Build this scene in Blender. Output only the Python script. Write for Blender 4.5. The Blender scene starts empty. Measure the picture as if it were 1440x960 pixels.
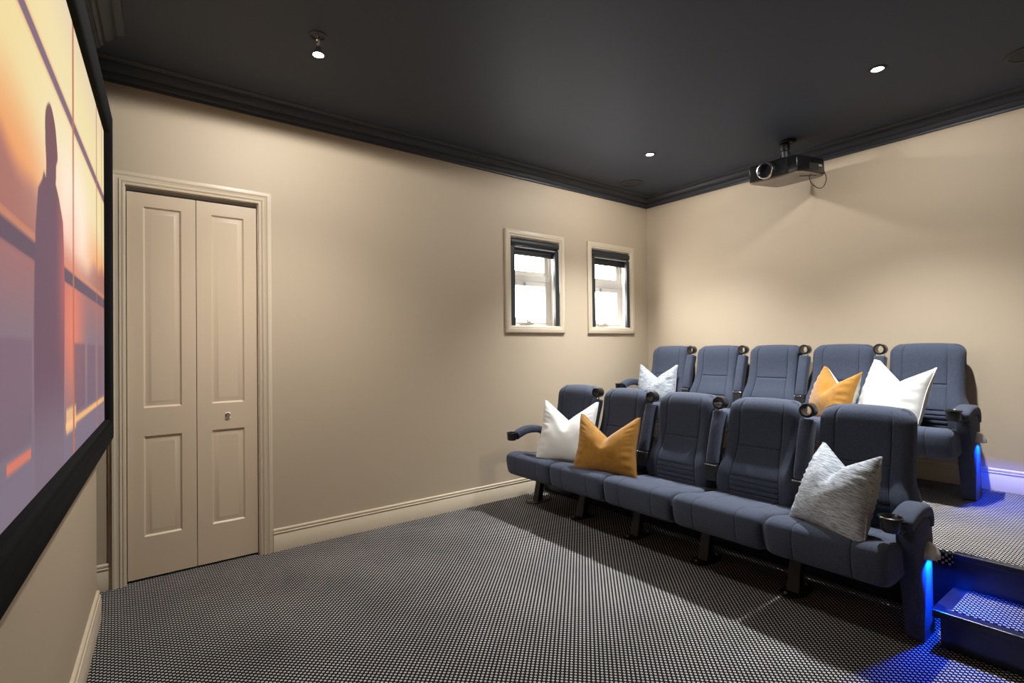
import bpy, bmesh, math, random
import numpy as np
from mathutils import Vector, Matrix
random.seed(4)
SC = bpy.context.scene
COL = SC.collection
R = math.radians

# ------------------------------------------------------------------ colour and materials
def s2l(c):
    return tuple(((v / 255) / 12.92 if v / 255 <= .04045 else ((v / 255 + .055) / 1.055) ** 2.4) for v in c)

def mat(name, col, rough=.6, metal=0., spec=.5, emit=None, estr=1., sheen=0., coat=0.):
    m = bpy.data.materials.new(name); m.use_nodes = True
    b = m.node_tree.nodes['Principled BSDF']
    b.inputs['Base Color'].default_value = (*col[:3], 1)
    b.inputs['Roughness'].default_value = rough
    b.inputs['Metallic'].default_value = metal
    b.inputs['Specular IOR Level'].default_value = spec
    b.inputs['Sheen Weight'].default_value = sheen
    b.inputs['Coat Weight'].default_value = coat
    if emit:
        b.inputs['Emission Color'].default_value = (*emit, 1); b.inputs['Emission Strength'].default_value = estr
    return m

def N(m, t, **kw):
    n = m.node_tree.nodes.new(t)
    for k, v in kw.items():
        if k in n.inputs: n.inputs[k].default_value = v
        else: setattr(n, k, v)
    return n

def L(m, a, b): m.node_tree.links.new(a, b)

def math_n(m, op, a, b=None, c=None):
    n = m.node_tree.nodes.new('ShaderNodeMath'); n.operation = op
    for i, v in enumerate((a, b, c)):
        if v is None: continue
        if isinstance(v, (int, float)): n.inputs[i].default_value = v
        else: L(m, v, n.inputs[i])
    return n.outputs[0]

def noise_bump(m, scale, strength, dist=.002, stretch=(1, 1, 1), colvar=0., detail=3.):
    b = m.node_tree.nodes['Principled BSDF']
    tc = N(m, 'ShaderNodeTexCoord'); mp = N(m, 'ShaderNodeMapping'); mp.inputs['Scale'].default_value = stretch
    L(m, tc.outputs['Object'], mp.inputs['Vector'])
    n = N(m, 'ShaderNodeTexNoise'); n.inputs['Scale'].default_value = scale; n.inputs['Detail'].default_value = detail
    L(m, mp.outputs[0], n.inputs['Vector'])
    bp = N(m, 'ShaderNodeBump'); bp.inputs['Strength'].default_value = strength; bp.inputs['Distance'].default_value = dist
    L(m, n.outputs['Fac'], bp.inputs['Height']); L(m, bp.outputs[0], b.inputs['Normal'])
    if colvar:
        base = b.inputs['Base Color'].default_value[:]
        cr = N(m, 'ShaderNodeValToRGB')
        cr.color_ramp.elements[0].position = .3; cr.color_ramp.elements[1].position = .7
        cr.color_ramp.elements[0].color = (*[v * (1 - colvar) for v in base[:3]], 1)
        cr.color_ramp.elements[1].color = (*[v * (1 + colvar) for v in base[:3]], 1)
        L(m, n.outputs['Fac'], cr.inputs[0]); L(m, cr.outputs[0], b.inputs['Base Color'])
    return m

M = {}
M['wall'] = noise_bump(mat('wall_paint', (.480, .388, .278), .55, spec=.3), 260, .06, .001)
M['trim'] = mat('gloss_trim_paint', (.58, .485, .355), .38, spec=.4)
M['ceiling'] = noise_bump(mat('ceiling_paint', (.041, .049, .068), .6, spec=.3), 200, .05, .001)
M['cornice'] = mat('cornice_paint', (.032, .036, .047), .45, spec=.4)
M['door'] = mat('door_paint', (.61, .485, .345), .38, spec=.4)
M['fabric'] = noise_bump(mat('slate_fabric', (.046, .0545, .080), .92, spec=.12, sheen=.10), 330, .55, .003, colvar=.34)
M['black_plastic'] = mat('black_plastic', (.009, .009, .010), .28)
M['black_matte'] = mat('black_metal', (.012, .012, .013), .5)
M['shell'] = mat('grey_shell', (.045, .042, .040), .5)
M['chrome'] = mat('chrome', (.75, .74, .72), .18, metal=1.)
M['silver'] = mat('satin_silver', (.40, .41, .43), .34, metal=.35)
M['velvet'] = noise_bump(mat('black_velvet', (.0045, .0045, .005), .95, spec=.12), 300, .4, .002)
M['white'] = noise_bump(mat('white_linen', (.66, .65, .61), .9, spec=.1, sheen=.1), 260, .2, .001)
M['cream'] = mat('cream_cotton', (.62, .60, .53), .9, spec=.1)
M['mustard'] = noise_bump(mat('mustard_velvet', (.30, .138, .018), .85, spec=.15, sheen=.3), 30, .25, .004, colvar=.12)
M['greyback'] = mat('grey_cotton', (.30, .29, .28), .9, spec=.1)
M['wood_black'] = mat('black_laminate', (.008, .009, .012), .30, coat=.1)
M['joinery'] = mat('white_joinery', (.86, .82, .75), .4)
M['blind'] = mat('charcoal_blind', (.018, .021, .024), .5)
M['proj'] = mat('projector_black', (.006, .006, .007), .22)
M['proj_base'] = mat('projector_reflected_taupe', (.19, .155, .12), .35)  # reflection of the wall in gloss black, put into the underside colour
M['wire'] = mat('cable_black', (.02, .012, .01), .5)
M['lamp'] = mat('lamp_face', (1, 1, 1), .4, emit=(1, .97, .92), estr=60)
M['led'] = mat('led_lens', (.2, .3, 1), .4, emit=(.10, .32, 1), estr=3)
M['glass'] = None
g = bpy.data.materials.new('window_glass'); g.use_nodes = True
nt = g.node_tree; nt.nodes.remove(nt.nodes['Principled BSDF'])
tr = nt.nodes.new('ShaderNodeBsdfTransparent'); gl = nt.nodes.new('ShaderNodeBsdfGlossy'); mx = nt.nodes.new('ShaderNodeMixShader')
gl.inputs['Roughness'].default_value = .02; mx.inputs[0].default_value = .05
nt.links.new(tr.outputs[0], mx.inputs[1]); nt.links.new(gl.outputs[0], mx.inputs[2]); nt.links.new(mx.outputs[0], nt.nodes['Material Output'].inputs[0])
M['glass'] = g
dk = mat('lens_glass', (.004, .004, .006), .05, coat=1.)
M['lens'] = dk

def carpet_material():
    """dark loop carpet with a lattice of small pale rings, set on the diagonal"""
    m = mat('carpet', (.03, .028, .028), .95, spec=.08)
    b = m.node_tree.nodes['Principled BSDF']
    tc = N(m, 'ShaderNodeTexCoord')
    sp = N(m, 'ShaderNodeSeparateXYZ'); L(m, tc.outputs['Object'], sp.inputs[0])
    P = .0170
    x = sp.outputs[0]; y = math_n(m, 'SUBTRACT', sp.outputs[1], sp.outputs[2])
    k = 1 / (P * math.sqrt(2))
    a = math_n(m, 'MULTIPLY', math_n(m, 'ADD', x, y), k)
    c = math_n(m, 'MULTIPLY', math_n(m, 'SUBTRACT', x, y), k)
    fa = math_n(m, 'SUBTRACT', math_n(m, 'FRACT', a), .5)
    fc = math_n(m, 'SUBTRACT', math_n(m, 'FRACT', c), .5)
    # back to axes aligned with the room: squares standing on the lattice
    u = math_n(m, 'ABSOLUTE', math_n(m, 'ADD', fa, fc))
    v = math_n(m, 'ABSOLUTE', math_n(m, 'SUBTRACT', fa, fc))
    d = math_n(m, 'POWER', math_n(m, 'ADD', math_n(m, 'POWER', u, 3.), math_n(m, 'POWER', v, 3.)), 1 / 3)
    o = N(m, 'ShaderNodeMapRange'); o.interpolation_type = 'SMOOTHSTEP'
    L(m, d, o.inputs[0]); o.inputs[1].default_value = .33; o.inputs[2].default_value = .45; o.inputs[3].default_value = 1; o.inputs[4].default_value = 0
    i = N(m, 'ShaderNodeMapRange'); i.interpolation_type = 'SMOOTHSTEP'
    L(m, d, i.inputs[0]); i.inputs[1].default_value = .06; i.inputs[2].default_value = .18
    ring = math_n(m, 'MULTIPLY', o.outputs[0], i.outputs[0])
    n1 = N(m, 'ShaderNodeTexNoise'); n1.inputs['Scale'].default_value = 420; n1.inputs['Detail'].default_value = 2
    L(m, tc.outputs['Object'], n1.inputs['Vector'])
    n2 = N(m, 'ShaderNodeTexNoise'); n2.inputs['Scale'].default_value = 2.2; n2.inputs['Detail'].default_value = 4
    L(m, tc.outputs['Object'], n2.inputs['Vector'])
    r2 = N(m, 'ShaderNodeMapRange'); L(m, n2.outputs['Fac'], r2.inputs[0])
    r2.inputs[1].default_value = .3; r2.inputs[2].default_value = .7; r2.inputs[3].default_value = .80; r2.inputs[4].default_value = 1.12
    r1 = N(m, 'ShaderNodeMapRange'); L(m, n1.outputs['Fac'], r1.inputs[0])
    r1.inputs[1].default_value = .25; r1.inputs[2].default_value = .75; r1.inputs[3].default_value = .62; r1.inputs[4].default_value = 1.3
    mixc = N(m, 'ShaderNodeMix', data_type='RGBA')
    L(m, ring, mixc.inputs[0]); mixc.inputs[6].default_value = (.0085, .0080, .0085, 1); mixc.inputs[7].default_value = (.57, .535, .51, 1)
    mul = N(m, 'ShaderNodeVectorMath', operation='SCALE'); L(m, mixc.outputs[2], mul.inputs[0])
    L(m, math_n(m, 'MULTIPLY', r1.outputs[0], r2.outputs[0]), mul.inputs['Scale'])
    L(m, mul.outputs[0], b.inputs['Base Color'])
    bp = N(m, 'ShaderNodeBump'); bp.inputs['Strength'].default_value = .4; bp.inputs['Distance'].default_value = .003
    L(m, math_n(m, 'MULTIPLY', r1.outputs[0], math_n(m, 'ADD', ring, .4)), bp.inputs['Height']); L(m, bp.outputs[0], b.inputs['Normal'])
    return m
M['carpet'] = carpet_material()

def woven_material():
    m = mat('grey_woven', (.5, .5, .5), .92, spec=.1, sheen=.1)
    b = m.node_tree.nodes['Principled BSDF']
    tc = N(m, 'ShaderNodeTexCoord'); mp = N(m, 'ShaderNodeMapping'); mp.inputs['Scale'].default_value = (28, 28, 340)
    L(m, tc.outputs['Object'], mp.inputs['Vector'])
    n = N(m, 'ShaderNodeTexNoise'); n.inputs['Scale'].default_value = 1.; n.inputs['Detail'].default_value = 3; n.inputs['Roughness'].default_value = .65
    L(m, mp.outputs[0], n.inputs['Vector'])
    cr = N(m, 'ShaderNodeValToRGB'); e = cr.color_ramp.elements
    e[0].position = .33; e[0].color = (.11, .12, .135, 1); e[1].position = .62; e[1].color = (.53, .56, .60, 1)
    L(m, n.outputs['Fac'], cr.inputs[0]); L(m, cr.outputs[0], b.inputs['Base Color'])
    bp = N(m, 'ShaderNodeBump'); bp.inputs['Strength'].default_value = .5; bp.inputs['Distance'].default_value = .003
    L(m, n.outputs['Fac'], bp.inputs['Height']); L(m, bp.outputs[0], b.inputs['Normal'])
    return m
M['woven'] = woven_material()

# ------------------------------------------------------------------ mesh builder
class MB:
    def __init__(s, tf=None): s.v = []; s.f = []; s.tf = tf
    def add(s, vs, fs):
        o = len(s.v); s.v += [tuple(s.tf(*q)) if s.tf else tuple(q) for q in vs]; s.f += [tuple(i + o for i in q) for q in fs]; return s
    def box(s, x0, x1, y0, y1, z0, z1):
        vs = [(x, y, z) for z in (z0, z1) for y in (y0, y1) for x in (x0, x1)]
        return s.add(vs, [(0, 2, 3, 1), (4, 5, 7, 6), (0, 1, 5, 4), (2, 6, 7, 3), (0, 4, 6, 2), (1, 3, 7, 5)])
    def loops(s, loops, closed=True, caps=(True, True)):
        """skin a list of equally long vertex loops"""
        n = len(loops[0]); vs = [q for l in loops for q in l]; fs = []
        for i in range(len(loops) - 1):
            for j in range(n if closed else n - 1):
                k = (j + 1) % n
                fs.append((i * n + j, i * n + k, (i + 1) * n + k, (i + 1) * n + j))
        if closed and caps[0]: fs.append(tuple(range(n))[::-1])
        if closed and caps[1]: fs.append(tuple((len(loops) - 1) * n + j for j in range(n)))
        return s.add(vs, fs)
    def prism(s, poly, axis, a, b):
        def P(q, t):
            l = list(q); l.insert(axis, t); return tuple(l)
        return s.loops([[P(q, a) for q in poly], [P(q, b) for q in poly]])
    def lathe(s, prof, c, axis=2, n=32, caps=(False, False)):
        """prof: (radius, height along axis)"""
        ls = []
        for r, h in prof:
            l = []
            for i in range(n):
                t = 2 * math.pi * i / n; q = [r * math.cos(t), r * math.sin(t)]
                if axis == 1: q = [q[0], h, q[1]]
                elif axis == 0: q = [h, q[0], q[1]]
                else: q = [q[0], q[1], h]
                l.append((c[0] + q[0], c[1] + q[1], c[2] + q[2]))
            ls.append(l)
        return s.loops(ls, True, caps)
    def tube(s, pts, r, n=10, caps=True):
        pts = [Vector(q) for q in pts]; ls = []; up = None
        for i, q in enumerate(pts):
            t = (pts[min(i + 1, len(pts) - 1)] - pts[max(i - 1, 0)]).normalized()
            if up is None: up = t.orthogonal().normalized()
            up = (up - t * up.dot(t)).normalized(); w = t.cross(up)
            ls.append([tuple(q + (up * math.cos(a) + w * math.sin(a)) * r) for a in [2 * math.pi * k / n for k in range(n)]])
        return s.loops(ls, True, (caps, caps))
    def mframe(s, pts, offs, sec, mp, closed):
        """mitred moulding: pts inner corners (a,b); offs outward diagonals; sec (outward, depth); mp(a,b,d)->xyz"""
        ls = [[mp(p[0] + o[0] * t, p[1] + o[1] * t, d) for t, d in sec] for p, o in zip(pts, offs)]
        if closed: ls.append(ls[0])
        return s.loops(ls, True, (not closed, not closed))
    def build(s, name, m, parent=None, smooth=35, bevel=0., seg=2, sub=0, recalc=True):
        me = bpy.data.meshes.new(name); me.from_pydata(s.v, [], s.f); me.update()
        if recalc:
            bm = bmesh.new(); bm.from_mesh(me); bmesh.ops.remove_doubles(bm, verts=bm.verts, dist=1e-6)
            bmesh.ops.recalc_face_normals(bm, faces=bm.faces); bm.to_mesh(me); bm.free()
        me.materials.append(m)
        o = bpy.data.objects.new(name, me); COL.objects.link(o)
        if parent: o.parent = parent
        if bevel:
            b = o.modifiers.new('b', 'BEVEL'); b.width = bevel; b.segments = seg; b.limit_method = 'ANGLE'; b.angle_limit = R(30)
        if sub:
            b = o.modifiers.new('s', 'SUBSURF'); b.levels = sub; b.render_levels = sub
        if smooth:
            me.shade_smooth(); me.set_sharp_from_angle(angle=R(smooth))
        return o

def tag(o, label, cat, group=None):
    o['label'] = label; o['category'] = cat
    if group: o['group'] = group
    return o
def thing(name, label, cat, loc=(0, 0, 0), group=None, rz=0.):
    o = bpy.data.objects.new(name, None); COL.objects.link(o); o.location = loc; o.rotation_euler = (0, 0, rz); o.empty_display_size = .1
    return tag(o, label, cat, group)
def struct(o): o['kind'] = 'structure'; return o
def sempty(name):
    o = bpy.data.objects.new(name, None); COL.objects.link(o); return struct(o)

def catmull(pts, n=6, closed=False):
    pts = [np.array(q, float) for q in pts]; out = []; m = len(pts)
    for i in range(m if closed else m - 1):
        if closed: p0, p1, p2, p3 = pts[i - 1], pts[i], pts[(i + 1) % m], pts[(i + 2) % m]
        else: p0, p1, p2, p3 = pts[max(i - 1, 0)], pts[i], pts[i + 1], pts[min(i + 2, m - 1)]
        for k in range(n):
            t = k / n
            out.append(tuple(.5 * (2 * p1 + (p2 - p0) * t + (2 * p0 - 5 * p1 + 4 * p2 - p3) * t * t + (3 * p1 - p0 - 3 * p2 + p3) * t ** 3)))
    if not closed: out.append(tuple(pts[-1]))
    return out

# ------------------------------------------------------------------ room measures (metres)
H = 2.83                                    # ceiling
XR = 4.50                                   # right wall
YF = -5.15                                  # far end behind the screen wall
ANG = R(3.79)                               # the screen wall is not quite square to the room
SO = Vector((.369, -4.605, 0)); SU = Vector((math.cos(ANG), -math.sin(ANG), 0)); SN = Vector((math.sin(ANG), math.cos(ANG), 0))
def SW(u, d, z): q = SO + SU * u + SN * d; return (q.x, q.y, z)
PZ = .31; PY = -1.50                        # platform height and front edge
DY0, DY1, DH = -4.488, -3.818, 2.185        # door opening
WINS = [(-1.842, -1.279), (-.856, -.293)]; WZ0, WZ1 = 1.452, 2.224

# ------------------------------------------------------------------ shell
struct(MB().box(-.2, XR + .1, YF - .1, .15, -.1, 0).build('floor', M['carpet'], smooth=0))
struct(MB().box(-.2, XR + .1, YF - .1, .15, H, H + .1).build('ceiling', M['ceiling'], smooth=0))
w = MB(); T = .16
def wl(y0, y1, z0, z1, x0=-T): w.box(x0, 0, y0, y1, z0, z1)
wl(YF - .1, DY0, 0, H); wl(DY0, DY1, DH, H); w.box(-T, -.13, DY0, DY1, 0, DH)  # last box: added backing behind the door to keep daylight out
wl(DY1, WINS[0][0], 0, H)
for a, b in WINS: wl(a, b, 0, WZ0); wl(a, b, WZ1, H)
wl(WINS[0][1], WINS[1][0], 0, H); wl(WINS[1][1], .15, 0, H)
struct(w.build('wall_left', M['wall'], smooth=0))
struct(MB().box(0, XR + .1, 0, .15, 0, H).build('wall_back', M['wall'], smooth=0))
struct(MB().box(XR, XR + .1, YF - .1, 0, 0, H).build('wall_right', M['wall'], smooth=0))
struct(MB().box(0, XR, YF - .1, YF, 0, H).build('wall_front', M['wall'], smooth=0))
struct(MB(SW).box(0, 4.125, -.09, 0, 0, H).build('wall_screen', M['wall'], smooth=0))

BASE = [(0, 0), (.018, 0), (.018, .098), (.0145, .102), (.0145, .107), (.0165, .110), (.0165, .116), (.0115, .119), (.0115, .124), (.0130, .127), (.0120, .135), (.007, .140), (0, .140)]
CORN = [(0, 2.733), (.018, 2.733), (.020, 2.745), (.032, 2.752), (.040, 2.768), (.040, 2.774), (.052, 2.778), (.072, 2.792), (.084, 2.808), (.085, 2.814), (.100, 2.817), (.116, 2.825), (.118, 2.83), (0, 2.83)]
def run_y(sec, y0, y1, x=0, sgn=1, dz=0):
    return MB().prism([(d * sgn + x, z + dz) for d, z in sec], 1, y0, y1) if False else MB().loops([[(x + d * sgn, yy, z + dz) for d, z in sec] for yy in (y0, y1)])
def run_x(sec, x0, x1, y=0, dz=0):
    return MB().loops([[(xx, y - d, z + dz) for d, z in sec] for xx in (x0, x1)])
struct(run_y(BASE, DY1 + .0755, PY, 0).build('baseboard_left', M['trim'], smooth=50))
struct(run_y(BASE, YF, DY0 - .0755, 0).build('baseboard_left', M['trim'], smooth=50))
struct(run_y(BASE, PY, 0, 0, dz=PZ).build('baseboard_left', M['trim'], smooth=50))
struct(run_x(BASE, .018, XR, 0, dz=PZ).build('baseboard_back', M['trim'], smooth=50))
struct(MB(SW).loops([[(u, d, z) for d, z in BASE] for u in (0, 4.1)]).build('baseboard_screen', M['trim'], smooth=50))
# cornice: left and back mitred together, then the screen wall's own run
def corn(d, z, k): return {0: (d, YF, z), 1: (d, -d, z), 2: (XR, -d, z)}[k]
struct(MB().loops([[corn(d, z, k) for d, z in CORN] for k in (0, 1, 2)]).build('trim_1', M['cornice'], smooth=30))
struct(MB(SW).loops([[(u, d, z) for d, z in CORN] for u in (.0, 4.1)]).build('trim_2', M['cornice'], smooth=30))

# ------------------------------------------------------------------ bifold door
door = sempty('door_1')
ARCH = [(0, 0), (0, .012), (.006, .016), (.012, .016), (.015, .012), (.020, .020), (.026, .022), (.030, .017), (.044, .019), (.050, .025), (.060, .025), (.064, .012), (.0745, .010), (.0745, 0)]
MB().mframe([(DY0, 0), (DY0, DH), (DY1, DH), (DY1, 0)], [(-1, 0), (-1, 1), (1, 1), (1, 0)], ARCH, lambda a, b, d: (d, a, b), False).build('architrave', M['trim'], door, smooth=40)
j = MB(); j.box(-.13, .0, DY0, DY0 + .004, 0, DH); j.box(-.13, 0, DY1 - .004, DY1, 0, DH); j.box(-.13, 0, DY0, DY1, DH - .004, DH)
j.build('jamb', M['trim'], door, smooth=0)
tk = MB(); tk.box(-.05, -.022, DY0 + .006, DY1 - .006, 2.170, 2.181)
tk.box(-.021, -.018, DY0 + .006, DY1 - .006, 2.176, 2.180)
tk.build('track', M['silver'], door, smooth=0)
def leaf(y0, y1, py0, py1):
    m = MB(); X0 = -.016; zt, zb = 2.158, .012
    ys = [y0, py0, py1, y1]; zs = [zb, .237, .797, .955, 2.083, zt]
    for i in range(3):
        for k in range(5):
            if i == 1 and k in (1, 3):
                a, b, c, d = ys[i], ys[i + 1], zs[k], zs[k + 1]
                lv = [(0, 0), (.003, -.004), (.009, -.009), (.013, -.009), (.034, -.0015), (.037, -.0015)]
                ls = [[(X0 + dp, a + s, c + s), (X0 + dp, b - s, c + s), (X0 + dp, b - s, d - s), (X0 + dp, a + s, d - s)] for s, dp in lv]
                m.loops(ls, True, (False, True))
            else:
                m.add([(X0, ys[i], zs[k]), (X0, ys[i + 1], zs[k]), (X0, ys[i + 1], zs[k + 1]), (X0, ys[i], zs[k + 1])], [(0, 1, 2, 3)])
    xb = X0 - .035
    ring = [(y0, zb), (y1, zb), (y1, zt), (y0, zt)]
    m.loops([[(X0, *q) for q in ring], [(xb, *q) for q in ring]], True, (False, True))
    return m.build('door_leaf', M['door'], door, smooth=20)
l1 = leaf(-4.480, -4.1525, -4.406, -4.225); l2 = leaf(-4.149, -3.826, -4.073, -3.897)
h = MB(); h.box(-.016, -.011, -4.004, -3.976, .860, .897)
h.build('lock_plate', mat('rose_brass', (.92, .80, .70), .4), l2, bevel=.001)
MB().lathe([(.0001, .012), (.006, .012), (.009, .009), (.010, .004)], (-.0148, -3.990, .876), 0, 20).build('keyhole', M['chrome'], l2)
MB().lathe([(.010, 0), (.0135, .003), (.0135, .0045), (.010, .0048)], (-.0148, -3.990, .878), 0, 20, (True, True)).build('keyhole_ring', M['wood_black'], l2)

# ------------------------------------------------------------------ windows and blinds
WSEC = [(-.002, -.02), (-.002, .010), (.004, .016), (.018, .016), (.021, .020), (.052, .022), (.058, .018), (.058, 0)]
names = ['window_1', 'window_2']
wlab = ['left of the pair, nearer the door', 'right of the pair, nearer the corner']
for i, (a, b) in enumerate(WINS):
    win = sempty(names[i])
    pts = [(a, WZ0), (b, WZ0), (b, WZ1), (a, WZ1)]; of = [(-1, -1), (1, -1), (1, 1), (-1, 1)]
    MB().mframe(pts, of, WSEC, lambda p, q, d: (d, p, q), True).build('window_trim', M['trim'], win, smooth=40)
    rv = MB(); e = .006
    rv.box(-T, 0, a, a + e, WZ0, WZ1); rv.box(-T, 0, b - e, b, WZ0, WZ1); rv.box(-T, 0, a, b, WZ1 - e, WZ1); rv.box(-T, 0, a, b, WZ0, WZ0 + e)
    rv.build('reveal', M['joinery'], win, smooth=0)
    A, B, C, D = a + e, b - e, WZ0 + e, WZ1 - e
    def barframe(a0, b0, c0, d0, xa, xb, wl_, name, parent):
        sec = [(-wl_, xa), (-wl_, xb - .004), (-wl_ + .004, xb), (0, xb), (0, xa)]
        m = MB().mframe([(a0, c0), (b0, c0), (b0, d0), (a0, d0)], [(-1, -1), (1, -1), (1, 1), (-1, 1)], sec, lambda p, q, d: (d, p, q), True)
        return m, name, parent
    m, _, _ = barframe(A, B, C, D, -.150, -.105, .029, 'window_frame', win)
    m.box(-.150, -.093, A + .029, B - .029, 1.866, 1.914)
    m.build('window_frame', M['joinery'], win, smooth=0)
    m, _, _ = barframe(A + .030, B - .030, 1.915, D - .030, -.140, -.114, .042, 'upper_sash', win)
    u = m.build('upper_sash', M['joinery'], win, smooth=0)
    MB().box(-.128, -.124, A + .07, B - .07, 1.955, D - .071).build('pane', M['glass'], u, smooth=0)
    zl = C + .030
    m, _, _ = barframe(A + .030, B - .030, zl, 1.865, -.135, -.097, .047, 'lower_sash', win)
    l = m.build('lower_sash', M['joinery'], win, smooth=0)
    MB().box(-.120, -.116, A + .076, B - .076, zl + .046, 1.819).build('pane', M['glass'], l, smooth=0)
    wi = MB(); cy = (a + b) / 2 - .03
    wi.box(-.100, -.070, cy - .065, cy + .065, C + .012, C + .030)
    wi.lathe([(.018, 0), (.018, .014), (.010, .020), (.0001, .020)], (-.082, cy + .02, C + .030), 2, 16, (True, False))
    wi.tube([(-.082, cy + .02, C + .046), (-.070, cy - .01, C + .056), (-.062, cy - .05, C + .052)], .006, 8)
    wi.build('winder_handle', M['chrome'], win, bevel=.002)
    la = MB(); ly = (a + b) / 2 - .05; la.box(-.098, -.088, ly - .012, ly + .012, 1.818, 1.856)
    la.build('sash_catch', M['silver'], win, bevel=.003)
    # blackout roller blind, rolled up
    bl = thing('roller_blind', 'rolled-up black roller blind with side channels in the ' + ('left window, nearer the door' if i == 0 else 'right window, next to the room corner'), 'blind', (-.018, (a + b) / 2, WZ1 - .05), 'black roller blinds on the windows')
    hw = (B - A) / 2
    def bx(m, x0, x1, y0, y1, z0, z1): m.box(x0, x1, y0, y1, z0, z1)
    MB().lathe([(.0001, -hw + .002), (.033, -hw + .002), (.0335, -hw + .006), (.0335, hw - .006), (.033, hw - .002), (.0001, hw - .002)], (0, 0, .008), 1, 32).build('roller_tube', M['blind'], bl)
    m = MB(); m.box(-.030, -.027, -hw + .012, hw - .012, -.085, -.01); m.build('blind_fabric', M['blind'], bl, smooth=0)
    m = MB(); m.box(-.035, -.022, -hw + .010, hw - .010, -.095, -.073); m.build('bottom_rail', M['black_matte'], bl, bevel=.003)
    m = MB(); m.box(.018, .022, -hw + .012, hw - .012, -.040, -.032); m.build('fascia_strip', M['silver'], bl, smooth=0)
    for s in (-1, 1):
        m = MB(); y = s * (hw - .012)
        y = s * (hw - .0215)
        m.box(-.004, .024, y - .0215, y + .0215, WZ0 + e - (WZ1 - .05), -.03)
        m.box(.024, .027, y - s * .017 - .004, y - s * .017 + .004, WZ0 + e - (WZ1 - .05), -.03)
        m.build('side_channel', M['blind'], bl, bevel=.002)
    if i == 0:
        m = MB(); m.tube([(.036, hw - .002, -.01), (.038, hw - .001, -.4), (.036, hw - .004, -.43), (.034, hw - .006, -.4), (.034, hw - .006, -.02)], .0022, 6)
        m.build('bead_chain', M['joinery'], bl)

# ------------------------------------------------------------------ projection screen
scr = thing('projection_screen', 'wide projection screen in black velvet frame showing a man silhouetted at sunset', 'projection screen', SW(1.26, 0, 0))
def SL(u, d, z):
    q = Vector(SW(u, d, z)) - scr.location; return (q.x, q.y, q.z)
U0, U1, Z0, Z1 = .02, 2.51, .947, 2.328
FS = [(0, .030), (0, .050), (.006, .058), (.018, .0635), (.062, .0635), (.098, .061), (.114, .053), (.122, .035), (.122, .004), (.02, .004), (.02, .030)]
MB(SL).mframe([(U0, Z0), (U1, Z0), (U1, Z1), (U0, Z1)], [(-1, -1), (1, -1), (1, 1), (-1, 1)], FS, lambda p, q, d: (p, d, q), True).build('screen_frame', M['velvet'], scr, smooth=40)

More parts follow.
